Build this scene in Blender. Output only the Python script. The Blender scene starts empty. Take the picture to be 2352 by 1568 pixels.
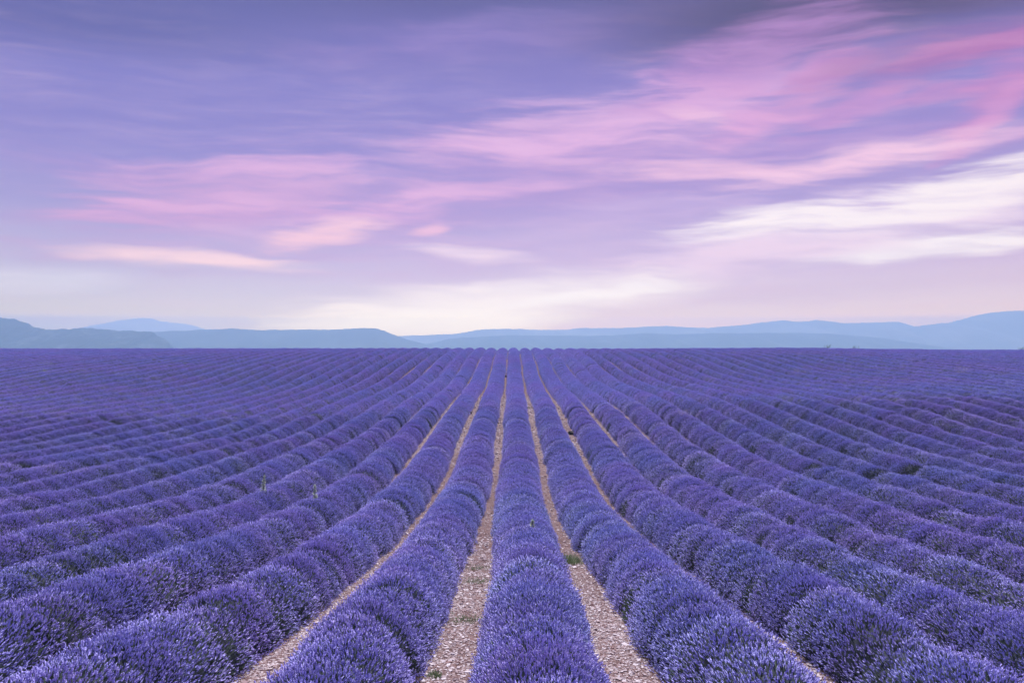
import bpy, math, random
import numpy as np
from mathutils import Vector, Matrix, Euler

# ------------------------------------------------------------------ camera, sky, sun, exposure
scene = bpy.context.scene
COL = scene.collection
CZ = 3.0                       # camera height above the near ground
cam_data = bpy.data.cameras.new('camera'); cam_data.lens = 24.0; cam_data.sensor_width = 36.0
cam_data.clip_start = 0.05; cam_data.clip_end = 60000.0
cam = bpy.data.objects.new('camera', cam_data); COL.objects.link(cam)
cam.location = (0, 0, CZ); cam.rotation_euler = (math.radians(90), 0, 0)
scene.camera = cam

EXPOSURE = 2.05
HAZE, HAZE_TOP, HAZE_SIDE, HAZE_TINT, HAZE_GLOW = 3.8e-4, 205.0, 6000.0, (0.44, 0.68, 0.99), (0.39, 0.55, 0.93)
LAMP_ELEV, LAMP_AZ = math.radians(66), math.radians(0)     # azimuth measured from +Y towards +X
fill_data = bpy.data.lights.new('fill_lamp', 'SUN'); fill_data.energy = 1.5; fill_data.angle = math.radians(32)  # soft overhead lamp added to brighten the field; the real sun has set
fill_data.color = (1.0, 0.95, 0.98)
fill_lamp = bpy.data.objects.new('fill_lamp', fill_data); COL.objects.link(fill_lamp)
sdir = Vector((math.cos(LAMP_ELEV)*math.sin(LAMP_AZ), math.cos(LAMP_ELEV)*math.cos(LAMP_AZ), math.sin(LAMP_ELEV)))
fill_lamp.rotation_euler = sdir.to_track_quat('Z', 'Y').to_euler(); fill_lamp.location = (0, 0, 60)

scene.view_settings.view_transform = 'Standard'; scene.view_settings.look = 'None'
scene.view_settings.gamma = 1.0; scene.view_settings.exposure = EXPOSURE
scene.view_settings.use_curve_mapping = False
scene.render.engine = 'CYCLES'
scene.cycles.use_adaptive_sampling = True; scene.cycles.adaptive_threshold = 0.02
scene.cycles.max_bounces = 3; scene.cycles.diffuse_bounces = 2; scene.cycles.volume_bounces = 2
scene.cycles.use_denoising = True

def lin(c):                    # sRGB 0-255 -> linear
    return tuple(((v/255)/12.92 if v/255 <= 0.04045 else ((v/255+0.055)/1.055)**2.4) for v in c)

class NT:                      # small node-tree helper
    def __init__(s, tree): s.t = tree; s.n = tree.nodes; s.l = tree.links
    def new(s, kind, **kw):
        n = s.n.new(kind)
        for k, v in kw.items(): setattr(n, k, v)
        return n
    def put(s, sock, v):
        if isinstance(v, bpy.types.NodeSocket): s.l.new(v, sock)
        elif v is not None:
            if sock.type == 'RGBA' and len(v) == 3: v = (*v, 1)
            sock.default_value = v
    def math(s, op, a, b=None, c=None, clamp=False):
        n = s.new('ShaderNodeMath', operation=op, use_clamp=clamp)
        for i, v in enumerate((a, b, c)):
            if v is not None: s.put(n.inputs[i], v)
        return n.outputs[0]
    def vmath(s, op, a, b=None):
        n = s.new('ShaderNodeVectorMath', operation=op); s.put(n.inputs[0], a)
        if b is not None: s.put(n.inputs[1], b)
        return n.outputs[0]
    def mix(s, f, a, b, blend='MIX'):
        n = s.new('ShaderNodeMix', data_type='RGBA', blend_type=blend)
        s.put(n.inputs[0], f); s.put(n.inputs[6], a); s.put(n.inputs[7], b); return n.outputs[2]
    def ramp(s, f, stops, interp='LINEAR'):
        n = s.new('ShaderNodeValToRGB'); n.color_ramp.interpolation = interp
        e = n.color_ramp.elements
        while len(e) < len(stops): e.new(0.5)
        for el, (p, c) in zip(e, stops): el.position = p; el.color = (*c, 1) if len(c) == 3 else c
        s.put(n.inputs[0], f); return n.outputs[0]
    def noise(s, vec, scale, detail=4, rough=0.55, dist=0.0, out='Fac'):
        n = s.new('ShaderNodeTexNoise'); s.put(n.inputs['Vector'], vec)
        n.inputs['Scale'].default_value = scale; n.inputs['Detail'].default_value = detail
        n.inputs['Roughness'].default_value = rough; n.inputs['Distortion'].default_value = dist
        return n.outputs[out]
    def mapping(s, vec, loc=(0,0,0), rot=(0,0,0), scale=(1,1,1), vt='POINT'):
        n = s.new('ShaderNodeMapping', vector_type=vt); s.put(n.inputs[0], vec)
        n.inputs[1].default_value = loc; n.inputs[2].default_value = rot; n.inputs[3].default_value = scale
        return n.outputs[0]
    def sstep(s, v, lo, hi):
        n = s.new('ShaderNodeMapRange', interpolation_type='SMOOTHSTEP')
        s.put(n.inputs[0], v); n.inputs[1].default_value = lo; n.inputs[2].default_value = hi
        return n.outputs[0]

def sky_world():
    w = bpy.data.worlds.new('World'); scene.world = w; w.use_nodes = True
    N = NT(w.node_tree); N.n.clear()
    d = N.new('ShaderNodeTexCoord').outputs['Generated']
    sep = N.new('ShaderNodeSeparateXYZ'); N.put(sep.inputs[0], d)
    X, Y, Z = sep.outputs
    k = N.math('DIVIDE', 2.0, N.math('MAXIMUM', N.math('ADD', Y, 1.0), 0.02))   # stereographic chart about the sunset direction
    comb = N.new('ShaderNodeCombineXYZ')
    N.put(comb.inputs[0], N.math('MULTIPLY', X, k)); N.put(comb.inputs[1], N.math('MULTIPLY', Z, k))
    P = comb.outputs[0]
    # clear air: elevation gradient with a touch of the physical sky
    gl = [(0.0, (234, 220, 236)), (0.05, (228, 214, 235)), (0.10, (212, 194, 229)), (0.17, (182, 164, 217)), (0.25, (157, 141, 207)),
          (0.34, (140, 127, 197)), (0.40, (122, 110, 180)), (0.445, (96, 88, 150)), (0.52, (84, 78, 134)), (1.0, (94, 90, 150))]
    base = N.ramp(Z, [(p, lin(c)) for p, c in gl])
    ns = N.new('ShaderNodeTexSky', sky_type='NISHITA', sun_disc=False)
    ns.sun_elevation = LAMP_ELEV; ns.sun_rotation = LAMP_AZ
    nsk = N.mix(1.0, ns.outputs[0], (0.10, 0.10, 0.10), 'MULTIPLY')
    base = N.mix(0.06, base, nsk)
    # cool the left, warm the right
    side = N.sstep(X, -0.75, 0.2)
    base = N.mix(N.math('MULTIPLY', N.math('SUBTRACT', 1.0, side), 0.75), base, N.mix(1.0, base, (0.80, 0.98, 1.0), 'MULTIPLY'))
    # warped chart for wispy, wind-drawn edges
    nz = N.noise(N.mapping(P, rot=(0, 0, math.radians(-8)), scale=(1.6, 5.0, 1)), 1.7, 3, 0.6, out='Color')
    off = N.vmath('SUBTRACT', nz, (0.5, 0.5, 0.5))
    Wp = N.vmath('ADD', P, N.vmath('MULTIPLY', off, (0.15, 0.055, 0.0)))
    fine = N.noise(N.mapping(Wp, rot=(0, 0, math.radians(-12)), scale=(1.4, 17.0, 1)), 2.4, 4, 0.6)
    fine2 = N.noise(N.mapping(Wp, loc=(3.1, 1.7, 0), rot=(0, 0, math.radians(-22)), scale=(2.2, 12.0, 1)), 2.8, 4, 0.62)
    streak = N.math('ADD', N.math('MULTIPLY', fine, 0.6), N.math('MULTIPLY', fine2, 0.4))
    streak = N.sstep(streak, 0.30, 0.70)
    fibre = N.sstep(N.noise(N.mapping(Wp, loc=(7.7, 2.9, 0), rot=(0, 0, math.radians(9)), scale=(2.4, 22.0, 1)), 3.2, 5, 0.65), 0.32, 0.68)
    PK, SA, WH, RO, LI = (226, 180, 224), (240, 194, 222), (252, 243, 247), (214, 138, 190), (210, 186, 226)
    # cx, cy, rx, ry (photo pixels at 2352 wide), tilt degrees, colour, opacity, streakiness
    blobs = [
        (700, 470, 800, 190, 8, (186, 160, 215), .7, .5),
        (1500, 330, 980, 240, 14, (186, 156, 212), .7, .5),
        (1250, 560, 700, 120, 6, (206, 186, 226), .6, .6),
        (300, 380, 420, 40, -4, (168, 150, 212), .6, .8),
        (560, 500, 420, 34, 2, (200, 168, 218), .6, .9),
        (700, 430, 330, 26, 6, (222, 180, 222), .6, .9),
        (1500, 470, 420, 40, 3, (190, 172, 222), .5, .7),
        (1150, 90, 620, 70, 6, (150, 130, 196), .55, .6),
        (500, 455, 420, 120, 4, (206, 168, 217), .85, .75),
        (640, 385, 280, 36, 4, PK, .65, .6),
        (420, 470, 260, 40, 6, PK, .55, .8),
        (900, 480, 330, 52, 8, PK, .75, .8),
        (1120, 435, 260, 34, 8, PK, .5, .8),
        (600, 550, 420, 60, 4, LI, .6, .6),
        (735, 540, 215, 46, 13, (243, 203, 224), 1.0, .55),
        (460, 604, 360, 26, -3, (248, 218, 230), 1.0, .5),
        (990, 527, 66, 22, 10, SA, .9, .3),
        (1380, 300, 620, 130, 9, (210, 170, 218), .9, .75),
        (1450, 285, 420, 50, 12, PK, .7, .8),
        (1640, 220, 300, 60, 22, PK, .75, .8),
        (1250, 330, 330, 40, 4, PK, .7, .7),
        (2050, -30, 900, 150, 4, (84, 76, 114), .85, .1),
        (60, -20, 800, 150, 0, (96, 100, 160), .65, .1),
        (1740, 120, 420, 110, 18, (182, 136, 200), .75, .5),
        (1640, 225, 260, 60, -10, (218, 170, 218), .7, .9),
        (1606, 258, 110, 26, -12, (236, 190, 222), .7, .6),
        (1700, 190, 200, 30, -12, (212, 160, 212), .6, .8),
        (1821, 238, 230, 58, 22, (220, 164, 214), .8, .75),
        (1920, 150, 140, 44, 22, (208, 146, 202), .75, .6),
        (1985, 225, 190, 54, 24, (208, 152, 208), .8, .6),
        (2151, 207, 110, 30, 6, (198, 142, 200), .7, .6),
        (2180, 115, 420, 70, 12, (150, 106, 168), .6, .5),
        (2230, 118, 230, 38, 12, (186, 122, 182), .75, .7),
        (2330, 92, 150, 32, 16, (186, 124, 184), .7, .7),
        (2310, 195, 190, 70, 36, (208, 140, 198), .75, .6),
        (2240, 285, 120, 46, 46, (226, 160, 210), .8, .5),
        (2330, 300, 150, 24, 10, (206, 162, 214), .6, .6),
        (1640, 385, 360, 34, 0, (238, 194, 224), .9, .5),
        (1950, 368, 440, 44, 9, (241, 200, 228), 1.0, .55),
        (2000, 300, 420, 40, 8, (180, 150, 210), .5, .5),
        (2050, 500, 640, 105, 9, (238, 222, 242), .95, .5),
        (1830, 510, 400, 52, 3, WH, .95, .65),
        (2200, 440, 360, 70, 16, WH, .9, .7),
        (2110, 572, 360, 46, 9, (249, 243, 249), .95, .65),
        (1700, 590, 420, 50, 5, (236, 214, 238), .8, .6),
        (1080, 590, 220, 26, -4, (240, 220, 238), .8, .5),
        (1120, 690, 640, 75, 5, (248, 240, 246), .95, .5),
        (980, 735, 460, 60, 3, (254, 247, 248), .95, .35),
        (1330, 676, 320, 20, 8, (252, 246, 250), .85, .4),
        (80, 640, 300, 40, 2, (220, 222, 242), .7, .5),
        (1960, 660, 560, 44, 3, (214, 200, 228), .7, .6),
    ]
    sky = base
    for cx, cy, rx, ry, ang, col, op, st in blobs:
        v = Vector(((cx-1176)/1568, 1, (784-cy)/1568)).normalized()
        kk = 2/(1+v.y); px, pz = v.x*kk, v.z*kk
        m = N.mapping(Wp, loc=(px, pz, 0), rot=(0, 0, math.radians(ang)), scale=(rx/1568, ry/1568, 1), vt='TEXTURE')
        g = N.new('ShaderNodeTexGradient', gradient_type='SPHERICAL'); N.put(g.inputs[0], m)
        G = g.outputs['Fac']
        er = N.math('MULTIPLY_ADD', streak, 1.1*st, -0.62*st)              # fibres eat into the edges
        a = N.sstep(N.math('ADD', G, er), 0.0, 0.80)
        a = N.math('MULTIPLY', a, N.sstep(G, 0.0, 0.28))
        a = N.math('MULTIPLY', a, N.math('MULTIPLY_ADD', fibre, 0.85*st, 1.0-0.62*st))
        sky = N.mix(N.math('MULTIPLY', a, op), sky, lin(col))
    veil = N.math('MULTIPLY', N.math('MULTIPLY', N.math('MULTIPLY', streak, fibre), N.math('SUBTRACT', 1.0, N.sstep(Z, 0.30, 0.46))), 0.20)
    sky = N.mix(veil, sky, lin((232, 202, 230)))
    # the same thin streaks go on over the rest of the dome
    up = N.sstep(Z, 0.40, 0.60)
    faint = N.math('MULTIPLY', N.math('MULTIPLY', streak, up), 0.35)
    sky = N.mix(faint, sky, lin((176, 150, 200)))
    # ground-side half of the dome: dull earth
    below = N.sstep(Z, -0.06, 0.0)
    sky = N.mix(below, lin((120, 118, 140)), sky)
    # low rays come through the haze: what leaves the sky there is the warmer light that the haze has not yet cooled
    T = N.math('MAXIMUM', N.math('EXPONENT', N.math('DIVIDE', -HAZE*HAZE_TOP, N.math('MAXIMUM', Z, 0.01))), math.exp(-HAZE*HAZE_SIDE))
    lift = N.mix(1.0, HAZE_GLOW, N.math('SUBTRACT', 1.0, T), 'MULTIPLY')
    raw = N.vmath('DIVIDE', N.vmath('SUBTRACT', sky, lift), T)
    sky = N.vmath('MAXIMUM', raw, (0.0, 0.0, 0.0))
    bg = N.new('ShaderNodeBackground'); N.put(bg.inputs[0], sky); bg.inputs[1].default_value = 1.0/(2**EXPOSURE)
    out = N.new('ShaderNodeOutputWorld'); N.l.new(bg.outputs[0], out.inputs[0])
    w.cycles.sampling_method = 'NONE'
sky_world()

# ------------------------------------------------------------------ helpers
rng = np.random.default_rng(11)
random.seed(5)

def mesh_from(name, verts, faces_tri=None, faces_quad=None, smooth=False, col=None):
    me = bpy.data.meshes.new(name)
    V = np.asarray(verts, np.float32).reshape(-1, 3)
    T = np.zeros((0, 3), np.int32) if faces_tri is None else np.asarray(faces_tri, np.int32).reshape(-1, 3)
    Q = np.zeros((0, 4), np.int32) if faces_quad is None else np.asarray(faces_quad, np.int32).reshape(-1, 4)
    nl = T.size + Q.size; nf = len(T) + len(Q)
    me.vertices.add(len(V)); me.vertices.foreach_set('co', V.ravel())
    me.loops.add(nl); me.loops.foreach_set('vertex_index', np.concatenate([T.ravel(), Q.ravel()]).astype(np.int32))
    me.polygons.add(nf)
    starts = np.concatenate([np.arange(len(T))*3, len(T)*3 + np.arange(len(Q))*4]).astype(np.int32)
    me.polygons.foreach_set('loop_start', starts)
    me.polygons.foreach_set('use_smooth', np.full(nf, smooth))
    if col is not None:
        a = me.color_attributes.new('Col', 'FLOAT_COLOR', 'POINT')
        C = np.ones((len(V), 4), np.float32); C[:, :col.shape[1]] = col
        a.data.foreach_set('color', C.ravel())
    me.update(calc_edges=True); me.validate()
    return me

def add(name, data, parent=None, mat=None, **props):
    o = bpy.data.objects.new(name, data); COL.objects.link(o)
    if parent is not None: o.parent = parent
    if mat is not None and data is not None and not data.materials: data.materials.append(mat)
    for k, v in props.items(): o[k] = v
    return o

def new_mat(name):
    m = bpy.data.materials.new(name); m.use_nodes = True
    N = NT(m.node_tree); b = N.n['Principled BSDF']
    b.inputs['Specular IOR Level'].default_value = 0.25
    return m, N, b

def thin(N, b, colour, share):       # petals and blades let part of the light through
    tr = N.new('ShaderNodeBsdfTranslucent'); N.put(tr.inputs[0], colour)
    mx = N.new('ShaderNodeMixShader'); mx.inputs[0].default_value = share
    out = N.n['Material Output']
    N.l.new(b.outputs[0], mx.inputs[1]); N.l.new(tr.outputs[0], mx.inputs[2]); N.l.new(mx.outputs[0], out.inputs['Surface'])

def unit(a): return a/np.maximum(np.linalg.norm(a, axis=-1, keepdims=True), 1e-9)

# ------------------------------------------------------------------ materials
def mat_flowers():
    m, N, b = new_mat('lavender_flower')
    at = N.new('ShaderNodeAttribute', attribute_name='Col')
    sp = N.new('ShaderNodeSeparateColor'); N.put(sp.inputs[0], at.outputs['Color'])
    geo = N.new('ShaderNodeNewGeometry')
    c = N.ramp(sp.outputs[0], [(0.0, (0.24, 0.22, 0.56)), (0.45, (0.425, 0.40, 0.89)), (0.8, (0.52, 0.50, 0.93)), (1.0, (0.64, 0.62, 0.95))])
    big = N.sstep(N.noise(geo.outputs['Position'], 0.10, 3), 0.38, 0.62)
    c = N.mix(N.math('MULTIPLY', big, 0.55), c, N.mix(1.0, c, (0.80, 1.08, 1.0), 'MULTIPLY'))
    mid = N.sstep(N.noise(geo.outputs['Position'], 0.9, 3), 0.35, 0.68)
    c = N.mix(N.math('MULTIPLY', mid, 0.5), c, N.mix(1.0, c, (1.22, 0.98, 0.98), 'MULTIPLY'))
    oi = N.new('ShaderNodeObjectInfo')
    c = N.mix(1.0, c, N.ramp(oi.outputs['Random'], [(0, (0.91, 0.92, 0.93)), (1, (1.06, 1.05, 1.05))]), 'MULTIPLY')
    N.put(b.inputs['Base Color'], c); b.inputs['Roughness'].default_value = 0.75
    return m

def mat_foliage():
    m, N, b = new_mat('lavender_foliage')
    at = N.new('ShaderNodeAttribute', attribute_name='Col')
    sp = N.new('ShaderNodeSeparateColor'); N.put(sp.inputs[0], at.outputs['Color'])
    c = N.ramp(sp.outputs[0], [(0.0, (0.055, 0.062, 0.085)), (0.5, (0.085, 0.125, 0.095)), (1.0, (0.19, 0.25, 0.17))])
    N.put(b.inputs['Base Color'], c); b.inputs['Roughness'].default_value = 0.8
    return m

def mat_ground():
    m, N, b = new_mat('stony_soil')
    geo = N.new('ShaderNodeNewGeometry'); P = geo.outputs['Position']
    soil = N.ramp(N.noise(P, 1.3, 6, 0.6), [(0.3, (0.085, 0.046, 0.044)), (0.7, (0.17, 0.108, 0.105))])
    vo = N.new('ShaderNodeTexVoronoi'); N.put(vo.inputs['Vector'], P); vo.inputs['Scale'].default_value = 26
    vs = N.new('ShaderNodeSeparateColor'); N.put(vs.inputs[0], vo.outputs['Color'])
    stone = N.ramp(vs.outputs[0], [(0, (0.18, 0.108, 0.10)), (0.4, (0.29, 0.22, 0.22)), (1, (0.46, 0.40, 0.41))])
    cover = N.math('MULTIPLY', N.sstep(vo.outputs['Distance'], 0.62, 0.40), N.sstep(N.math('ADD', N.noise(P, 0.35, 4), N.math('MULTIPLY', vs.outputs[1], 0.35)), 0.42, 0.62))
    sepp = N.new('ShaderNodeSeparateXYZ'); N.put(sepp.inputs[0], P)
    lie = N.ramp(N.math('DIVIDE', sepp.outputs[1], 100.0), [(0.05, (1,)*3), (0.11, (.8,)*3), (0.16, (.35,)*3), (0.26, (.3,)*3), (0.32, (1,)*3), (0.50, (1,)*3), (0.60, (.1,)*3)])   # the stonier stretches of the field
    cover = N.math('MULTIPLY', cover, lie)
    c = N.mix(cover, soil, stone)
    far = N.sstep(sepp.outputs[1], 170, 420)
    land = N.ramp(N.noise(P, 0.004, 5), [(0.4, (0.06, 0.085, 0.05)), (0.6, (0.20, 0.19, 0.13))])
    c = N.mix(far, c, land)
    N.put(b.inputs['Base Color'], c); b.inputs['Roughness'].default_value = 0.9
    bp = N.new('ShaderNodeBump'); bp.inputs['Strength'].default_value = 0.6; bp.inputs['Distance'].default_value = 0.02
    N.put(bp.inputs['Height'], N.math('ADD', N.math('MULTIPLY', cover, 0.6), N.noise(P, 30, 4))); N.l.new(bp.outputs[0], b.inputs['Normal'])
    return m

def mat_col(name, stops, rough=0.85, through=0.0):
    m, N, b = new_mat(name)
    at = N.new('ShaderNodeAttribute', attribute_name='Col')
    sp = N.new('ShaderNodeSeparateColor'); N.put(sp.inputs[0], at.outputs['Color'])
    c = N.ramp(sp.outputs[0], stops); N.put(b.inputs['Base Color'], c); b.inputs['Roughness'].default_value = rough
    if through: thin(N, b, c, through)
    return m

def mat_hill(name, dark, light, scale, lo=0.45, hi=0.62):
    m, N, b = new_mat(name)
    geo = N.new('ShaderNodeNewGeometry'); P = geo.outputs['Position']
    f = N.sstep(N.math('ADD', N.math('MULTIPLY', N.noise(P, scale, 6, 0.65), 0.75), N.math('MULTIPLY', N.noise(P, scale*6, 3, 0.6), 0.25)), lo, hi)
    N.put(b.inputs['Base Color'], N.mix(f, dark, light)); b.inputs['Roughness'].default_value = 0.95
    return m

M_FLOWER, M_LEAF, M_GROUND = mat_flowers(), mat_foliage(), mat_ground()
M_STONE = mat_col('pale_stone', [(0.0, (0.11, 0.055, 0.054)), (0.3, (0.25, 0.16, 0.158)), (0.6, (0.38, 0.31, 0.325)), (1.0, (0.64, 0.59, 0.62))])
M_GRASS = mat_col('path_grass', [(0.0, (0.09, 0.14, 0.07)), (0.6, (0.20, 0.27, 0.15)), (1.0, (0.38, 0.41, 0.28))], through=0.45)
M_WEED = mat_col('pale_weed', [(0.0, (0.28, 0.36, 0.24)), (0.5, (0.48, 0.57, 0.43)), (1.0, (0.72, 0.78, 0.66))], through=0.5)
M_STRAW = mat_col('dry_straw', [(0.0, (0.34, 0.26, 0.24)), (1.0, (0.78, 0.72, 0.72))], through=0.45)
M_CLOD = mat_col('dark_clod', [(0.0, (0.012, 0.012, 0.015)), (1.0, (0.05, 0.04, 0.045))])

# ------------------------------------------------------------------ terrain (drop of the row tops below the camera, surveyed along five bearings)
RH = 0.77                                          # height of a lavender row
T_BEAR = np.array([-0.646, -0.417, 0.0, 0.396, 0.656])
T_TAB = [
    [(0,1.75),(5,2.25),(8,2.82),(10.7,3.17),(13.5,3.51),(16.3,3.83),(19.1,4.06),(21.9,4.13),(24.7,4.24),(27.4,4.41),(30.2,4.5),(33,4.55),(35.8,4.47),(44.2,4.29),(49.7,4.18),(55.3,3.93),(60.9,3.54),(66.5,3.03),(72,2.61),(85,1.80),(100,1.33),(108,1.12),(114,1.08)],
    [(0,1.75),(5,2.3),(8.2,2.85),(12.6,3.5),(17,4.02),(21.5,4.25),(25.9,4.32),(30.35,4.49),(34.8,4.7),(38.2,4.64),(42.5,4.61),(46.9,4.56),(51.2,4.52),(55.5,4.48),(59.8,4.33),(64.2,4.11),(68.5,3.70),(72.8,3.22),(77.1,2.79),(81.4,2.46),(85.8,2.14),(90,1.83),(94.4,1.57),(98.7,1.36),(104,1.21),(110,1.08),(114,1.06)],
    [(0,1.75),(5,2.3),(6.8,2.6),(9.1,2.96),(13.8,3.66),(16,3.9),(20.4,4.3),(24.9,4.35),(32.3,4.13),(38,3.85),(44.9,3.63),(52,3.6),(60.6,3.55),(66,3.4),(72,3.1),(82,2.3),(90,1.70),(97,1.30),(104,1.06),(109,0.98),(113,0.985)],
    [(0,1.8),(5,2.4),(8.2,2.85),(9.78,3.15),(14.3,3.75),(18.9,4.15),(23.4,4.35),(28,4.37),(32.5,4.10),(37,3.79),(41.6,3.46),(46.1,3.39),(50.7,3.37),(55.2,3.34),(59.8,3.22),(64.3,3.0),(68.9,2.68),(73.4,2.25),(78,1.81),(82.5,1.46),(87,1.21),(94,.94),(99,.86),(103,.86)],
    [(0,1.9),(5.9,2.65),(8.64,3.2),(11.4,3.6),(14.1,3.92),(16.9,4.12),(19.6,4.22),(22.4,4.33),(25.1,4.37),(27.8,4.33),(30.6,4.22),(33.3,3.95),(36,3.58),(38.8,3.37),(41.6,3.22),(44.3,3.09),(47,3.0),(49.8,2.95),(52.5,2.86),(55.3,2.75),(65,2.25),(75,1.68),(85,1.30),(95,1.12),(103,1.15)],
]
D_FINE = np.arange(0, 400.01, 0.5)
D_FAR = np.array([400, 700, 1200, 2500, 4000, 8000.0])
def _column(tab):
    d = [p[0] for p in tab]; z = [p[1] for p in tab]; dc, zc = d[-1], z[-1]
    d += [dc+6, dc+15, dc+40, dc+100, 400]; z += [zc+.35, zc+1.6, zc+4.5, zc+11, zc+28]
    g = np.interp(D_FINE, d, z)
    ker = np.exp(-0.5*(np.arange(-8, 9)/3.2)**2); ker /= ker.sum()
    return np.convolve(np.pad(g, 8, 'edge'), ker, 'valid')
T_GRID = np.array([_column(t) for t in T_TAB])
CREST = np.array([t[-1][0] for t in T_TAB])
def _bear(X, Y):
    r = np.clip(X/np.maximum(Y, 5.0), T_BEAR[0], T_BEAR[-1])
    i = np.clip(np.searchsorted(T_BEAR, r)-1, 0, 3)
    t = (r-T_BEAR[i])/(T_BEAR[i+1]-T_BEAR[i]); t = 0.5*t + 0.5*t*t*(3-2*t)
    return i, t
def ground_z(X, Y):
    X = np.asarray(X, float); Y = np.asarray(Y, float)
    i, t = _bear(X, Y)
    f = np.clip(Y/0.5, 0, len(D_FINE)-1.001); j = f.astype(int); u = f-j
    a = T_GRID[i, j]*(1-u)+T_GRID[i, j+1]*u; b = T_GRID[i+1, j]*(1-u)+T_GRID[i+1, j+1]*u
    near = a*(1-t)+b*t
    far = np.interp(Y, D_FAR, [0, 10, 22, 40, 50, 56.0])
    return CZ - (near + RH + far)
def crest_d(X, Y):
    i, t = _bear(np.asarray(X, float), np.asarray(Y, float)); return CREST[i]*(1-t)+CREST[i+1]*t
def at_pixel(px, py, Y):      # photo pixel (2352 wide) at distance Y -> X, Z
    return (px-1176)/1568*Y, CZ+(784-py)/1568*Y

# ground: one sheet, fine in the field, coarse towards the horizon
gx = np.concatenate([-np.geomspace(5900, 150, 26)[:-1], np.arange(-150, 150.1, 1.5), np.geomspace(150, 5900, 26)[1:]])
gy = np.concatenate([-np.geomspace(5900, 30, 24)[:-1], np.arange(-30, 0, 3.0), np.arange(0, 170, 0.75), np.geomspace(170, 5900, 40)])
GX, GY = np.meshgrid(gx, gy)
GZ = ground_z(GX, GY)
nx, ny = len(gx), len(gy)
idx = np.arange(nx*ny).reshape(ny, nx)
quads = np.stack([idx[:-1, :-1], idx[:-1, 1:], idx[1:, 1:], idx[1:, :-1]], -1).reshape(-1, 4)
ground = add('ground', mesh_from('ground', np.stack([GX, GY, GZ], -1).reshape(-1, 3), None, quads, True), None, M_GROUND,
             kind='structure', label='reddish stony soil of the field and the plain beyond', category='ground')

# ------------------------------------------------------------------ hills
def ridge_noise(x, seed, octs):
    r = np.random.default_rng(seed); out = np.zeros_like(x)
    for wl, amp in octs:
        n = 4000; v = r.uniform(-1, 1, n); f = (x/wl) % (n-2); i = f.astype(int); u = f-i; u = u*u*(3-2*u)
        out += amp*(v[i]*(1-u)+v[i+1]*u)
    return out
def hill(name, label, D, pts, depth, mat, seed, rough, nxs=260, nys=46):
    px = np.array([p[0] for p in pts], float); py = np.array([p[1] for p in pts], float)
    X0 = (px-1176)/1568*D; Zr = CZ+(784-py)/1568*D
    xs = np.linspace(X0[0], X0[-1], nxs)
    rid = np.interp(xs, X0, Zr)
    k = max(2, int(nxs/140)); ker = np.ones(2*k+1)/(2*k+1); rid = np.convolve(np.pad(rid, k, 'edge'), ker, 'valid')
    rid = rid + ridge_noise(xs, seed, [(D*0.012, rough*2.0), (D*0.004, rough), (D*0.0016, rough*0.7)])
    base = -90.0
    V = []
    for j in range(nys):
        t = j/(nys-1)*2-1                          # -1 front foot, 0 ridge, 1 back foot
        y = D + t*depth*(1.0 if t < 0 else 0.8)
        s = (1-abs(t)**1.25)
        gul = ridge_noise(xs + t*depth*0.3, seed+7, [(D*0.05, 0.12), (D*0.02, 0.07)]) * math.sin(math.pi*min(1, abs(t)*1.0))
        bump = ridge_noise(xs*1.0 + j*977.0, seed+13+j, [(D*0.004, rough*0.8), (D*0.0016, rough*0.6)]) if abs(t) > 0.01 else 0
        z = base + (rid-base)*np.clip(s + gul*s, 0, 1.0) + bump*(1 if t < 0 else 0.3)*min(1, abs(t)*4)
        V.append(np.stack([xs*(y/D if t > 0 else 1.0), np.full(nxs, y), z], -1))
    V = np.array(V).reshape(-1, 3)
    ii = np.arange(nxs*nys).reshape(nys, nxs)
    q = np.stack([ii[:-1, :-1], ii[:-1, 1:], ii[1:, 1:], ii[1:, :-1]], -1).reshape(-1, 4)
    return add(name, mesh_from(name, V, None, q, True), None, mat, kind='structure', label=label, category='hill')
HM_near = mat_hill('hazed_forest_near', (0.022, 0.038, 0.060), (0.12, 0.15, 0.18), 0.016, 0.50, 0.68)  # dark forest tinted blue, some of the haze put into its colour
HM_mid = mat_hill('hazed_forest_mid', (0.030, 0.045, 0.060), (0.06, 0.08, 0.09), 0.004)  # forest colour with haze blue mixed in as well
HM_pale = mat_hill('haze_paled_rock', (0.40, 0.35, 0.30), (0.48, 0.42, 0.36), 0.003)  # paleness of distant haze put into the mountain's own colour
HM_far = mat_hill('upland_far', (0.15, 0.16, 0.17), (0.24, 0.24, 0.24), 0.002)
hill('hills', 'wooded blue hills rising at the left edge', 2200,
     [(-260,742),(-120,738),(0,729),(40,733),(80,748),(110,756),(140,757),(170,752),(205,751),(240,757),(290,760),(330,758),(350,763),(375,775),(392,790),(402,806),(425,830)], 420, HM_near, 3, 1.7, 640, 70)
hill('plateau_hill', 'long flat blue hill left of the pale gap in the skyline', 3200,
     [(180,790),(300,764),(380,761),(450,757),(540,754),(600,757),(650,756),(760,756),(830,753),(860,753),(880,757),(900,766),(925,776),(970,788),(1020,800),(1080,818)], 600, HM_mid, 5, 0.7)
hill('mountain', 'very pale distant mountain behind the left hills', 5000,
     [(150,764),(170,757),(210,746),(260,738),(300,733),(330,729),(352,731),(370,738),(420,743),(450,748),(475,756),(510,768)], 800, HM_pale, 8, 1.2)
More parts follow.
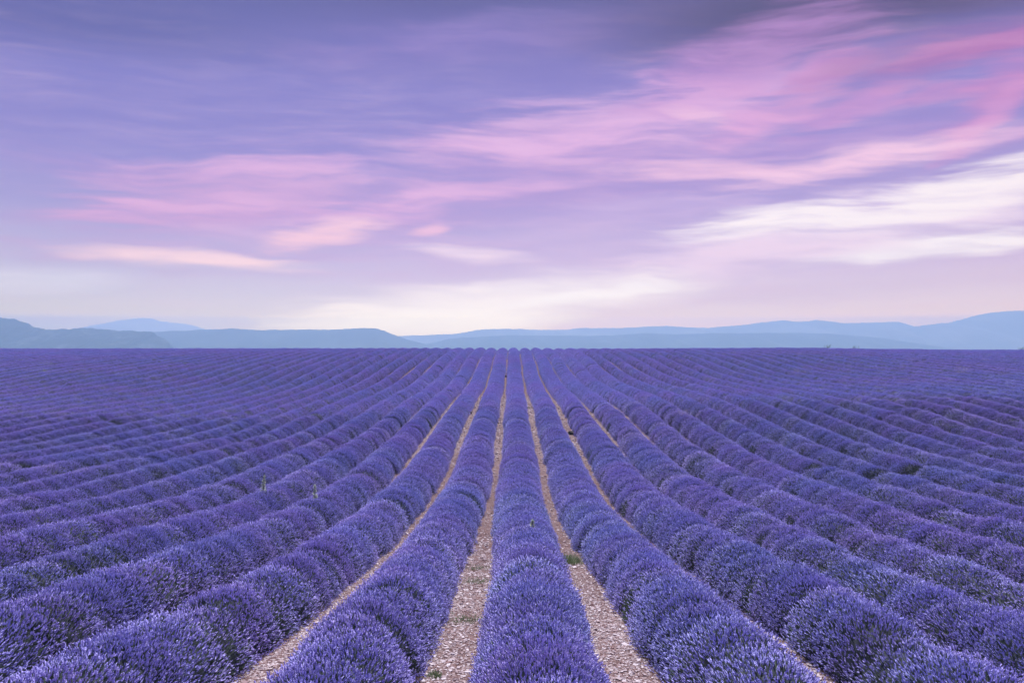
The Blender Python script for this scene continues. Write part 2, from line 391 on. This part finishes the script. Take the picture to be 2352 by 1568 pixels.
hill('hill_range', 'long pale blue hill range along the right half of the skyline', 4300,
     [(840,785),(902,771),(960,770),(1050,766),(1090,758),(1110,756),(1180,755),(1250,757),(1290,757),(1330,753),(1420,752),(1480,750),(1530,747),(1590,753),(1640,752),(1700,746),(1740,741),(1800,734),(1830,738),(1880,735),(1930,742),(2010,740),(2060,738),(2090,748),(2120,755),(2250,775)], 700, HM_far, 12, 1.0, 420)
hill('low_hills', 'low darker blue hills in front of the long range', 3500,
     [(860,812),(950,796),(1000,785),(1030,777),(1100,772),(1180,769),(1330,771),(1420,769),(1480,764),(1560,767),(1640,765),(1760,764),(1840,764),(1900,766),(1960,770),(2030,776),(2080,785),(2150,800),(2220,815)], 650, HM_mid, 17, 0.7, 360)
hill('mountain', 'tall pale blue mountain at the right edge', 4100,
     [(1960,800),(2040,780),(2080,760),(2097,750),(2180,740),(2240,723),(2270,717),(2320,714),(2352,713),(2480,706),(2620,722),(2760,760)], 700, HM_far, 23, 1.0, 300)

# ------------------------------------------------------------------ lavender bush meshes
def spikes_mesh(P, A, L, W, col, sides=3):
    """flower heads: base P, axis A, length L, radius W; rings bulge, waist, bulge, tip"""
    n = len(P); ref = np.where(np.abs(A[:, 2:3]) < 0.9, np.array([[0, 0, 1.0]]), np.array([[1.0, 0, 0]]))
    U = unit(np.cross(A, ref)); Vv = np.cross(A, U)
    ts = [0.0, 0.30, 0.72]; rs = [0.45, 1.0, 0.80]
    ph = rng.uniform(0, 6.28, n)
    vs = []
    for k, (t, r) in enumerate(zip(ts, rs)):
        for s in range(sides):
            a = ph + s*2*math.pi/sides + k*0.6
            rr = (W*r*rng.uniform(0.75, 1.25, n))[:, None]
            vs.append(P + A*(L*t)[:, None] + rr*(np.cos(a)[:, None]*U + np.sin(a)[:, None]*Vv))
    vs.append(P + A*L[:, None])
    V = np.stack(vs, 1); nv = V.shape[1]; off = (np.arange(n)*nv)[:, None]
    q = []; t3 = []
    for k in range(2):
        for s in range(sides):
            s2 = (s+1) % sides; q.append([k*sides+s, k*sides+s2, (k+1)*sides+s2, (k+1)*sides+s])
    for s in range(sides): t3.append([2*sides+s, 2*sides+(s+1) % sides, 3*sides])
    Q = (off[:, :, None] + np.array(q)[None]).reshape(-1, 4); T = (off[:, :, None] + np.array(t3)[None]).reshape(-1, 3)
    C = np.repeat(col[:, None], nv, 1)[..., None]
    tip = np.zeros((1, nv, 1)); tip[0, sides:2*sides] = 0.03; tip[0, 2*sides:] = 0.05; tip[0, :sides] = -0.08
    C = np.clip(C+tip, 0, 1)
    return V.reshape(-1, 3), T, Q, np.repeat(C.reshape(-1, 1), 3, 1)

def blades(P0, P1, W, col):
    """thin two-sided ribbons from P0 to P1"""
    n = len(P0); A = unit(P1-P0); U = unit(np.cross(A, rng.normal(size=(n, 3))))
    w = W[:, None]
    V = np.stack([P0-U*w, P0+U*w, P1+U*w*0.5, P1-U*w*0.5], 1)
    Q = np.arange(n*4).reshape(n, 4)
    C = np.repeat(np.repeat(col[:, None], 4, 1).reshape(-1, 1), 3, 1)
    return V.reshape(-1, 3), Q, C

AX, AY = 0.70, 0.70                      # half width across the row, half length along it (unit bush)
def dome_dirs(n):
    z = rng.uniform(-0.05, 1, n); a = rng.uniform(0, 2*math.pi, n); r = np.sqrt(np.maximum(0, 1-z*z))
    return np.stack([r*np.cos(a), r*np.sin(a), z], -1)
def dome_r(d, bump):                     # slightly boxy dome, uneven
    a = d[:, 0]**2 + d[:, 2]**2; b = np.maximum(d[:, 1]**4, 1e-9)      # round across the row, long and full along it
    r = np.sqrt((-a + np.sqrt(a*a + 4*b))/(2*b))
    for (bd, amp, sh) in bump: r = r*(1+amp*np.exp((d@bd-1)*sh))
    return r
def bush_meshes(tag, nsp, L0, W0, patch, sides=3, stems=True):
    bump = [(unit(rng.normal(size=3)*np.array([1, 1, .6])+np.array([0, 0, .3])), rng.uniform(-.05, .05), rng.uniform(4, 9)) for _ in range(9)]
    S = np.array([AX, AY, RH-0.03])
    d = dome_dirs(nsp); d = d[rng.uniform(size=len(d)) < np.clip(0.45+d[:, 2]*1.6, 0, 1)]
    if patch:                            # flowerless, green patches
        for bd, wd in patch:
            keep = ((d@unit(np.array(bd))) < wd) | (rng.uniform(size=len(d)) < 0.30); d = d[keep]
    yl = np.abs(d[:, 1]*dome_r(d, [])*S[1])     # stems hidden inside the neighbouring plants carry few flowers
    d = d[rng.uniform(size=len(d)) < np.interp(yl, [0.38, 0.52], [1.0, 0.12])]
    n = len(d)
    r = dome_r(d, bump)*rng.normal(0.975, 0.045, n)
    tip = d*r[:, None]*S
    A = unit(d*np.array([1.0, 0.9, 0.7]) + np.array([0, 0, 0.40]) + rng.normal(size=(n, 3))*0.24)
    L = L0*rng.uniform(0.65, 1.35, n); W = W0*rng.uniform(0.75, 1.25, n)
    P = tip - A*L[:, None]
    P[:, 2] = np.maximum(P[:, 2], 0.03)
    cl = np.clip(rng.normal(0.46, 0.15, n), 0, 1)
    hi = rng.uniform(size=n) < 0.015; cl[hi] = rng.uniform(0.70, 0.85, hi.sum())
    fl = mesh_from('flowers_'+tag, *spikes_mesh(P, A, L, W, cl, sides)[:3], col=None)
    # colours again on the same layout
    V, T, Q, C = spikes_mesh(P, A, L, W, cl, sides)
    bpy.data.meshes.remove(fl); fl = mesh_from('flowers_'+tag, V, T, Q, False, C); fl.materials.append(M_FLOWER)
    # foliage: core dome, stems, leaves
    nu, nv_ = 18, 8
    th = np.linspace(0, 2*math.pi, nu, endpoint=False); ph = np.linspace(-0.06, math.pi/2, nv_)
    G = np.array([[math.cos(p)*math.cos(t), math.cos(p)*math.sin(t), math.sin(p)] for p in ph for t in th])
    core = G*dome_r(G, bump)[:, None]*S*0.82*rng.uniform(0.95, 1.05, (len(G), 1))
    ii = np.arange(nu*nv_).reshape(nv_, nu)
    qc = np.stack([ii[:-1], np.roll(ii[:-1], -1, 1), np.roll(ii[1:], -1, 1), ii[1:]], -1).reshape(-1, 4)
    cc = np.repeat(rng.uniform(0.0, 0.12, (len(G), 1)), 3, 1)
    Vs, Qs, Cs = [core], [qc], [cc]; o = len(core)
    if stems:
        P0 = P - A*rng.uniform(0.10, 0.2, n)[:, None]*1.0
        v, q, c = blades(P0, P+A*0.01, np.full(n, 0.0028), rng.uniform(0.35, 0.8, n)); Vs.append(v); Qs.append(q+o); Cs.append(c); o += len(v)
    nl = 420 if stems else 120
    dl = dome_dirs(nl); pl = dl*dome_r(dl, bump)[:, None]*S*rng.uniform(0.82, 0.93, (nl, 1)); pl[:, 2] = np.maximum(pl[:, 2], 0.02)
    al = unit(dl + np.array([0, 0, 0.5]) + rng.normal(size=(nl, 3))*0.3)
    v, q, c = blades(pl-al*0.06, pl+al*0.06, np.full(nl, 0.007 if stems else 0.012), rng.uniform(0.1, 0.5, nl)); Vs.append(v); Qs.append(q+o); Cs.append(c); o += len(v)
    if patch:
        for bd, wd in patch:
            bd = unit(np.array(bd))
            m = int(260+3000*max(0, 0.88-wd)); dp = unit(bd + rng.normal(size=(m, 3))*math.sqrt(max(0.02, 1-wd))*0.62); dp[:, 2] = np.abs(dp[:, 2])
            pp = dp*dome_r(dp, bump)[:, None]*S
            ap = unit(dp*np.array([1, .9, .7])+np.array([0, 0, .55])+rng.normal(size=(m, 3))*0.15)
            v, q, c = blades(pp-ap*0.2, pp-ap*rng.uniform(0, .05, (m, 1)), np.full(m, 0.0062), rng.uniform(0.4, 0.95, m)); Vs.append(v); Qs.append(q+o); Cs.append(c); o += len(v)
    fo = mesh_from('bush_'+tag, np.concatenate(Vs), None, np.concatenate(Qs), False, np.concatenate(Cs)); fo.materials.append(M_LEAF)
    return fo, fl

PATCHES = [None, None, None, None, None,
           [((.8, -.5, .5), .90)], [((-.75, -.6, .45), .90)], [((0.2, -.9, .55), .88), ((-.9, .2, .3), .92)]]
GREEN_LEFT = bush_meshes('patchl', 4600, 0.034, 0.0070, [((-.55, -.65, .55), .80)])
GREEN_RIGHT = bush_meshes('patchr', 4600, 0.034, 0.0070, [((.55, -.65, .55), .80)])
NEAR = [bush_meshes('near%d' % i, 5200, 0.034, 0.0070, p) for i, p in enumerate(PATCHES)]
GREEN = bush_meshes('green', 260, 0.05, 0.009, [((0, -.3, 1), .2)])

def joined(fo, fl, name):               # one mesh with both materials (for the far masses)
    def get(me):
        v = np.zeros(len(me.vertices)*3, np.float32); me.vertices.foreach_get('co', v)
        li = np.zeros(len(me.loops), np.int32); me.loops.foreach_get('vertex_index', li)
        ls = np.zeros(len(me.polygons), np.int32); me.polygons.foreach_get('loop_start', ls)
        c = np.zeros(len(me.vertices)*4, np.float32); me.color_attributes['Col'].data.foreach_get('color', c)
        ends = np.append(ls[1:], len(li)); n = ends-ls
        q = [li[ls[n == k][:, None]+np.arange(k)] for k in (3, 4)]
        return v.reshape(-1, 3), q[0], q[1], c.reshape(-1, 4)
    a, b = get(fo), get(fl); o = len(a[0])
    me = mesh_from(name, np.concatenate([a[0], b[0]]), np.concatenate([a[1], b[1]+o]), np.concatenate([a[2], b[2]+o]), False, np.concatenate([a[3], b[3]]))
    me.materials.append(M_LEAF); me.materials.append(M_FLOWER)
    # tri/quad order: [a tri, b tri, a quad, b quad]
    mi = np.concatenate([np.zeros(len(a[1])), np.ones(len(b[1])), np.zeros(len(a[2])), np.ones(len(b[2]))]).astype(np.int32)
    me.polygons.foreach_set('material_index', mi); me.update()
    return me
FAR = []
for i in range(6):
    fo, fl = bush_meshes('far%d' % i, 2300, 0.042, 0.0098, None, 3, False)
    FAR.append(bpy.data.objects.new('far_bush_source%d' % i, joined(fo, fl, 'far_bush%d' % i)))

def far_nodes():
    g = bpy.data.node_groups.new('far_bushes', 'GeometryNodeTree')
    g.interface.new_socket('Geometry', in_out='INPUT', socket_type='NodeSocketGeometry')
    g.interface.new_socket('Geometry', in_out='OUTPUT', socket_type='NodeSocketGeometry')
    n, l = g.nodes, g.links
    gi, go = n.new('NodeGroupInput'), n.new('NodeGroupOutput')
    jn = n.new('GeometryNodeJoinGeometry')
    for o in reversed(FAR):
        oi = n.new('GeometryNodeObjectInfo'); oi.inputs['Object'].default_value = o; oi.inputs['As Instance'].default_value = False
        ti = n.new('GeometryNodeGeometryToInstance'); l.new(oi.outputs['Geometry'], ti.inputs[0]); l.new(ti.outputs[0], jn.inputs[0])
    ip = n.new('GeometryNodeInstanceOnPoints'); ip.inputs['Pick Instance'].default_value = True
    def named(name, typ):
        a = n.new('GeometryNodeInputNamedAttribute'); a.data_type = typ; a.inputs['Name'].default_value = name
        return a.outputs['Attribute']
    l.new(gi.outputs[0], ip.inputs['Points']); l.new(jn.outputs[0], ip.inputs['Instance'])
    l.new(named('variant', 'INT'), ip.inputs['Instance Index'])
    er = n.new('FunctionNodeEulerToRotation'); l.new(named('turn', 'FLOAT_VECTOR'), er.inputs[0]); l.new(er.outputs[0], ip.inputs['Rotation'])
    l.new(named('size', 'FLOAT_VECTOR'), ip.inputs['Scale'])
    l.new(ip.outputs[0], go.inputs[0])
    return g
FAR_GN = far_nodes()

# ------------------------------------------------------------------ rows
ONES = ['', 'first', 'second', 'third', 'fourth', 'fifth', 'sixth', 'seventh', 'eighth', 'ninth', 'tenth', 'eleventh', 'twelfth', 'thirteenth',
        'fourteenth', 'fifteenth', 'sixteenth', 'seventeenth', 'eighteenth', 'nineteenth']
TENS = {2: ('twenty', 'twentieth'), 3: ('thirty', 'thirtieth'), 4: ('forty', 'fortieth'), 5: ('fifty', 'fiftieth'), 6: ('sixty', 'sixtieth'), 7: ('seventy', 'seventieth')}
def ordinal(n):
    if n < 20: return ONES[n]
    t, o = divmod(n, 10); return TENS[t][1] if o == 0 else TENS[t][0]+'-'+ONES[o]

SPACING, X0ROW, NEAR_LIMIT = 1.8, 0.27, 42.0
rows = {}
bush_count = 0
special_green = {(12, 0): None}
GREEN_SPOTS = [(2032, 1095), (2108, 1082), (1330, 972)]     # flowerless plants, photo pixels
def row_at(px, py):                       # which row and distance a photo pixel of a row top falls on
    best = None
    for k in range(-40, 41):
        x = X0ROW+SPACING*k; u = (px-1176)/1568
        if abs(u) < 1e-4 or x/u <= 4 or x/u > 130: continue
        Y = x/u; z = float(ground_z(x, Y))+RH*0.8; e = abs((CZ-z)/Y*1568+784-py)
        if best is None or e < best[0]: best = (e, k, Y)
    return best
GREEN_AT = [row_at(*p) for p in GREEN_SPOTS]
PATCH_SPOTS = [(1950, 1305), (1790, 1370), (2150, 1440), (2320, 1520), (1780, 1195), (1560, 1120), (2230, 1180), (1690, 1310), (2330, 1330), (2010, 1230),
               (165, 1290), (420, 1430), (560, 1380), (60, 1320), (330, 1180), (820, 1140), (690, 1270), (250, 1240), (560, 1010), (900, 1200)]
PATCH_AT = [row_at(*p) for p in PATCH_SPOTS]

for k in range(-62, 46):
    x = X0ROW + SPACING*k
    y0 = max(4.0, abs(x)/0.80 - 2.0)
    cd = float(crest_d(x, max(y0, 60))); cd = float(crest_d(x, cd)); y1 = cd + 16
    if y0 > y1-6: continue
    if k == 0: lab = 'straight middle lavender row running from the bottom edge up to the crest'
    elif k < 0: lab = ordinal(-k)+' lavender row to the left of the straight middle row'
    else: lab = ordinal(k)+' lavender row to the right of the straight middle row'
    root = add('lavender_row', None, label=lab, category='lavender row', group='lavender rows running over the field to the crest')
    root.location = (x, y0, float(ground_z(x, y0))); root.empty_display_size = 0.2
    rows[k] = root
    y = y0; pts = []; sep_ = 1.0 if abs(k) < 4 else (1.05 if k < 0 else 1.15)
    wander = rng.uniform(0, 6.28); base_h = rng.uniform(0.96, 1.04)
    while y < y1:
        ln = rng.uniform(0.70, 1.30)*(1.0 if rng.uniform() > 0.2 else 1.4)*sep_
        if y > NEAR_LIMIT: ln = 1.0 + (ln-1.0)*0.6
        h = base_h*rng.normal(1.0, (0.024 if abs(k) > 2 else 0.014) if y < NEAR_LIMIT else 0.016); wd = rng.normal(1.0, 0.016 if abs(k) < 3 else 0.024)*float(np.interp(y, [12, 15, 20, 27, 34, 50, 62, 80], [0.91, 1.0, 1.08, 1.08, 1.0, 1.0, 1.10, 1.16] if abs(k) < 6 else [0.93, 1.0, 1.01, 0.98, 0.93, 0.88, 0.86, 0.86]))
        if rng.uniform() < 0.025:
            if abs(k) > 2: h *= 0.80; wd *= 0.92
            else: h *= 0.95
        xx = x + 0.035*math.sin(y*0.35+wander) + rng.normal(0, 0.02)
        pts.append((xx, y, ln, h, wd))
        y += 0.64*ln*rng.uniform(0.94, 1.06)
    far = []
    for (xx, yy, ln, h, wd) in pts:
        z = float(ground_z(xx, yy)) - 0.02
        slope = math.atan2(float(ground_z(xx, yy+0.4)-ground_z(xx, yy-0.4)), 0.8)
        flip = math.pi if rng.uniform() < 0.5 else 0.0
        rot = (slope*(1 if flip == 0 else -1), 0, flip + rng.normal(0, 0.07))
        if yy < NEAR_LIMIT:
            green = any(g and g[1] == k and abs(g[2]-yy) < 0.4 for g in GREEN_AT)
            bare = any(g and g[1] == k and abs(g[2]-yy) < 0.36 for g in PATCH_AT)
            if green: fo, fl = GREEN; h *= 0.72; wd *= 0.85
            elif bare: fo, fl = GREEN_LEFT if k > 0 else GREEN_RIGHT; h *= 0.84; wd *= 0.96; rot = (slope, 0, 0)
            else:
                v = int(rng.integers(0, 8)) if rng.uniform() < 0.6 else int(rng.integers(0, 5))
                if v > 4 and -3 < k < 2 and rng.uniform() < 0.6: v = int(rng.integers(0, 5))
                if k >= 2 and yy < 30 and rng.uniform() < 0.22: v = 5 + int(rng.integers(0, 3)); h *= 0.93
                if k <= -2 and yy < 20 and rng.uniform() < 0.12: v = 5 + int(rng.integers(0, 3)); h *= 0.95
                if v > 4: flip = 0; rot = (slope, 0, rng.normal(0, 0.1))
                fo, fl = NEAR[v]
            b = bpy.data.objects.new('bush', fo); COL.objects.link(b); b.parent = root
            b.location = (xx-x, yy-y0, z-root.location.z); b.rotation_euler = rot; b.scale = (wd, ln, h)
            if green: b['label'] = 'dark green bush with hardly any flowers'
            f = bpy.data.objects.new('flowers', fl); COL.objects.link(f); f.parent = b; f['kind'] = 'stuff'
            bush_count += 1
        else:
            far.append((xx-x, yy-y0, z-root.location.z, *rot, wd, ln, h, int(rng.integers(0, 6))))
    if far:
        F = np.array(far)
        me = bpy.data.meshes.new('far_bushes'); me.vertices.add(len(F)); me.vertices.foreach_set('co', F[:, :3].astype(np.float32).ravel())
        for nm, sl in (('turn', slice(3, 6)), ('size', slice(6, 9))):
            a = me.attributes.new(nm, 'FLOAT_VECTOR', 'POINT'); a.data.foreach_set('vector', np.ascontiguousarray(F[:, sl], np.float32).ravel())
        a = me.attributes.new('variant', 'INT', 'POINT'); a.data.foreach_set('value', F[:, 9].astype(np.int32))
        me.materials.append(M_LEAF); me.materials.append(M_FLOWER)
        o = add('bushes', me, root, None, kind='stuff')
        md = o.modifiers.new('bushes', 'NODES'); md.node_group = FAR_GN
print('rows', len(rows), 'near bushes', bush_count)

# ------------------------------------------------------------------ gravel between the rows
def stones(P, R, col):
    """flat angular chips (8 corners, 6 faces)"""
    n = len(P)
    corners = np.array([[sx, sy, sz] for sx in (-1, 1) for sy in (-1, 1) for sz in (-1, 1)], float)
    V = corners[None]*rng.uniform(0.55, 1.1, (n, 8, 3))
    V *= (np.stack([rng.uniform(.7, 1.5, n), rng.uniform(.6, 1.1, n), rng.uniform(.25, .6, n)], -1)*R[:, None])[:, None]
    a = rng.uniform(0, 6.28, n); t = rng.normal(0, 0.35, n)
    ca, sa, ct, st = np.cos(a), np.sin(a), np.cos(t), np.sin(t)
    x, y, z = V[..., 0], V[..., 1], V[..., 2]
    y, z = y*ct[:, None]-z*st[:, None], y*st[:, None]+z*ct[:, None]
    x, y = x*ca[:, None]-y*sa[:, None], x*sa[:, None]+y*ca[:, None]
    V = np.stack([x, y, z], -1)+P[:, None]
    f = np.array([[0, 1, 3, 2], [4, 6, 7, 5], [0, 4, 5, 1], [2, 3, 7, 6], [0, 2, 6, 4], [1, 5, 7, 3]])
    Q = ((np.arange(n)*8)[:, None, None]+f[None]).reshape(-1, 4)
    C = np.repeat(np.repeat(col[:, None], 8, 1).reshape(-1, 1), 3, 1)
    return V.reshape(-1, 3), Q, C
GAPS = {-1: 'gravel in the path left of the middle lavender row', 1: 'gravel in the path right of the middle lavender row',
        -2: 'gravel in the second path left of the middle lavender row', 2: 'gravel in the second path right of the middle lavender row',
        -3: 'gravel in the third path left of the middle lavender row', 3: 'gravel in the third path right of the middle lavender row'}
for gk, lab in GAPS.items():
    xc = X0ROW + (abs(gk)-0.5)*SPACING*(1 if gk > 0 else -1)
    yy = []
    for ya, yb, dens in ((4, 9, 1500), (9, 15, 1000), (15, 26, 420), (26, 60, 120)):
        if abs(gk) == 3 and ya < 9: continue
        yy.append(rng.uniform(ya, yb, int(dens*0.62*(yb-ya))))
    Y = np.concatenate(yy); Xs = xc + rng.uniform(-0.31, 0.31, len(Y))
    R = np.clip(rng.lognormal(-4.6, 0.42, len(Y)), 0.005, 0.03)*np.where(Y > 15, 1.5, 1.0)*np.where(Y > 26, 1.5, 1.0)
    cl = np.clip(rng.normal(0.62, 0.22, len(Y)), 0, 1)
    patchy = 0.75+0.25*np.sin(Y*0.9+gk*2.0)*np.sin(Y*0.37+gk)
    keep = rng.uniform(size=len(Y)) < patchy*np.interp(Y+gk*0.8, [5, 11, 15, 18, 26, 32, 50, 58], [1, .85, .55, .35, .35, .9, .9, .1])
    Y, Xs, R, cl = Y[keep], Xs[keep], R[keep], cl[keep]
    V, Q, C = stones(np.stack([Xs, Y, ground_z(Xs, Y)+R*0.15], -1), R, cl)
    add('gravel', mesh_from('gravel', V, None, Q, False, C), None, M_STONE, kind='stuff', label=lab, category='gravel')
# the larger stones one can pick out, pieces of the ground
st_var = []
for i in range(8):
    V, Q, C = stones(np.zeros((1, 3)), np.ones(1), np.array([rng.uniform(0.35, 1.0)])); me = mesh_from('stone%d' % i, V, None, Q, False, C); me.materials.append(M_STONE); st_var.append(me)
for i in range(170):
    gk = (-2, -1, -1, 1, 1, 2)[i % 6]; xc = X0ROW + (abs(gk)-0.5)*SPACING*(1 if gk > 0 else -1)
    yy = 4.5+9*random.random()**1.4; xx = xc+random.uniform(-.27, .27); r = random.uniform(0.014, 0.024)
    o = add('stone', st_var[i % 8], ground); o.location = (xx, yy, float(ground_z(xx, yy))+r*0.15); o.scale = (r, r, r); o.rotation_euler = (0, 0, random.uniform(0, 6.28))

# ------------------------------------------------------------------ small plants and clods
def tuft(name, label, cat, mat, loc, n, spread, hgt, width, lean=0.5, group=None, cl=(0.1, 0.9)):
    p0 = np.stack([rng.normal(0, spread*0.5, n), rng.normal(0, spread*0.5, n), np.full(n, -0.01)], -1)
    d = unit(np.stack([rng.normal(0, lean, n), rng.normal(0, lean, n), np.ones(n)], -1))
    h = hgt*rng.uniform(0.5, 1.1, n)
    mid = p0 + d*(h*0.6)[:, None]; tipd = unit(d + np.stack([rng.normal(0, .4, n), rng.normal(0, .4, n), -0.1*np.ones(n)], -1))
    tip = mid + tipd*(h*0.4)[:, None]; c = rng.uniform(*cl, n); w = np.full(n, width)
    v1, q1, c1 = blades(p0, mid, w, c); v2, q2, c2 = blades(mid, tip, w*0.6, c)
    o = add(name, mesh_from(name, np.concatenate([v1, v2]), None, np.concatenate([q1, q2+len(v1)]), False, np.concatenate([c1, c2])), None, mat, label=label, category=cat)
    o.location = loc
    if group: o['group'] = group
    return o
def tall_weed(label, loc, hgt, lean):
    r = add('tall_weed', None, label=label, category='weed', group='pale weeds standing up out of the lavender'); r.location = loc
    z = np.linspace(0, hgt, 8); sx = lean*(z/hgt)**2
    pts = np.stack([sx, 0*z, z], -1)
    v = []; q = []
    for i, p in enumerate(pts):
        w = 0.012*(1-0.7*i/7)
        v += [p+[w, 0, 0], p+[-w*.5, w*.87, 0], p+[-w*.5, -w*.87, 0]]
        if i: b = (i-1)*3; q += [[b+j, b+(j+1) % 3, b+3+(j+1) % 3, b+3+j] for j in range(3)]
    add('stem', mesh_from('stem', v, None, q, False, np.full((len(v), 3), 0.55)), r, M_WEED)
    n = 150; t = rng.uniform(0.45, 1.0, n); zz = t*hgt; p0 = np.stack([lean*t**2, 0*t, zz], -1)
    a = rng.uniform(0, 6.28, n); l = 0.15*(1.15-t)*rng.uniform(0.6, 1.2, n)
    p1 = p0+np.stack([np.cos(a)*l, np.sin(a)*l, l*0.7], -1)
    v1, q1, c1 = blades(p0, p1, np.full(n, 0.022), rng.uniform(0.4, 1.0, n))
    o = add('leaves', mesh_from('leaves', v1, None, q1, False, c1), r, M_WEED); o['kind'] = 'stuff'
def on_row(px, py):
    e, k, Y = row_at(px, py); x = (px-1176)/1568*Y
    return k, (x, Y, float(ground_z(x, Y)))
for (px, py, h, ln, lab) in [(603, 1118, 1.18, 0.05, 'pale green weed standing tall above the lavender, the taller of two on the left'),
                             (725, 1133, 1.08, -0.03, 'short pale green weed in a lavender row left of the middle'),
                             (1221, 1318, 0.86, 0.02, 'small pale weed poking out of the straight middle lavender row')]:
    k, p = on_row(px, py) if px != 1221 else (0, None)
    if p is None: Y = 13.4; p = ((px-1176)/1568*Y, Y, float(ground_z((px-1176)/1568*Y, Y)))
    tall_weed(lab, p, h, ln)
for (px, py, h, n, lab) in [(1572, 962, 1.12, 60, 'bleached dry grass tuft in a row right of the middle rows'),
                            (2212, 850, 1.35, 70, 'bleached dry grass tuft far off near the right edge'),
                            (1832, 862, 1.3, 60, 'bleached dry grass tuft on the far slope right of centre'),
                            (706, 912, 1.15, 24, 'dry brownish grass tuft in a row left of the middle rows')]:
    k, p = on_row(px, py); tuft('dry_grass_tuft', lab, 'grass tuft', M_STRAW, p, int(n*0.6), 0.45, h*0.95, 0.012, 0.22, 'dry grass tufts in the lavender', (0.3, 1.0))
for (px, py, Y, n, sp, h, lab) in [(1306, 1272, 13.5, 520, 0.24, 0.20, 'fresh green grass tuft in the path right of the middle row'),
                                   (1070, 1418, 9.05, 260, 0.26, 0.06, 'low grey-green weeds across the path left of the middle row'),
                                   (1094, 1338, 11.6, 240, 0.26, 0.06, 'faint low weeds in the left path beyond the nearer weeds'),
                                   (1096, 1300, 12.8, 200, 0.26, 0.06, 'farthest of the low weeds in the path left of the middle row'),
                                   (1210, 942, 45.0, 120, 0.3, 0.12, 'small green tuft far up the path right of the middle row'),
                                   (960, 1245, 15.6, 160, 0.2, 0.07, 'low weeds in the second path left of the middle row'),
                                   (1000, 1560, 6.9, 160, 0.07, 0.07, 'tiny weed at the bottom edge in the left path')]:
    gx_ = (px-1176)/1568*Y
    tuft('grass_tuft', lab, 'grass tuft', M_GRASS, (gx_, Y, float(ground_z(gx_, Y))), n, sp, h, 0.005 if Y < 20 else 0.015, 0.6, 'grass tufts in the stony paths')
for (px, py, Y, s, lab) in [(1163, 857, 73.0, 0.20, 'dark clod lying far up the path left of the middle row'),
                            (1077, 950, 43.0, 0.16, 'dark clod in the second path left of the middle row'),
                            (1312, 1003, 35.0, 0.17, 'dark clod in the second path right of the middle row')]:
    x = (px-1176)/1568*Y
    V, Q, C = stones(rng.normal(0, 0.35, (7, 3))*np.array([1, 1, .3])*s+np.array([0, 0, s*.3]), s*rng.uniform(.5, .9, 7), rng.uniform(0, 1, 7))
    o = add('soil_clod', mesh_from('soil_clod', V, None, Q, False, C), None, M_CLOD, label=lab, category='clod', group='dark clods in the paths'); o.location = (x, Y, float(ground_z(x, Y)))
for (px, Y, lab) in [(1901, 102.0, 'thin stalks sticking up from the crest right of centre'), (1966, 102.0, 'short stalks on the crest nearer the right edge'),
                     (464, 120.0, 'dark little stalks on the crest below the left hills'), (2345, 100.0, 'tiny stalks on the crest at the right edge')]:
    x = (px-1176)/1568*Y
    tuft('stalks', lab, 'stalks', M_GRASS, (x, Y, float(ground_z(x, Y))+0.1), 26, 0.45, 1.15, 0.03, 0.12, 'stalks on the crest', (0.0, 0.3))
for (px, py, lab) in [(108, 833, 'yellowish weeds among far lavender near the left edge'), (88, 848, 'grey-green weeds just below the yellowish ones at the left')]:
    k, p = on_row(px, py); tuft('weed_clump', lab, 'weeds', M_WEED, p, 140, 1.0, 0.85, 0.02, 0.35, 'weed clumps in the far lavender', (0.1, 0.8))

# ------------------------------------------------------------------ haze: even, pale air round everything
hz = HAZE_SIDE; top = HAZE_TOP; bot = -110.0
hv = [(sx*hz, sy*hz, z) for z in (bot, top) for sx, sy in ((-1, -1), (1, -1), (1, 1), (-1, 1))]
hf = [[3, 2, 1, 0], [4, 5, 6, 7], [0, 1, 5, 4], [1, 2, 6, 5], [2, 3, 7, 6], [3, 0, 4, 7]]
hm = bpy.data.materials.new('haze'); hm.use_nodes = True; N = NT(hm.node_tree); N.n.clear()
pv = N.new('ShaderNodeVolumePrincipled'); pv.inputs['Color'].default_value = (*HAZE_TINT, 1); pv.inputs['Density'].default_value = HAZE
pv.inputs['Anisotropy'].default_value = 0.4
mo = N.new('ShaderNodeOutputMaterial'); N.l.new(pv.outputs[0], mo.inputs['Volume'])
haze = add('haze', mesh_from('haze', hv, None, hf), None, hm, kind='stuff', label='pale blue haze filling the air over the plain', category='haze')
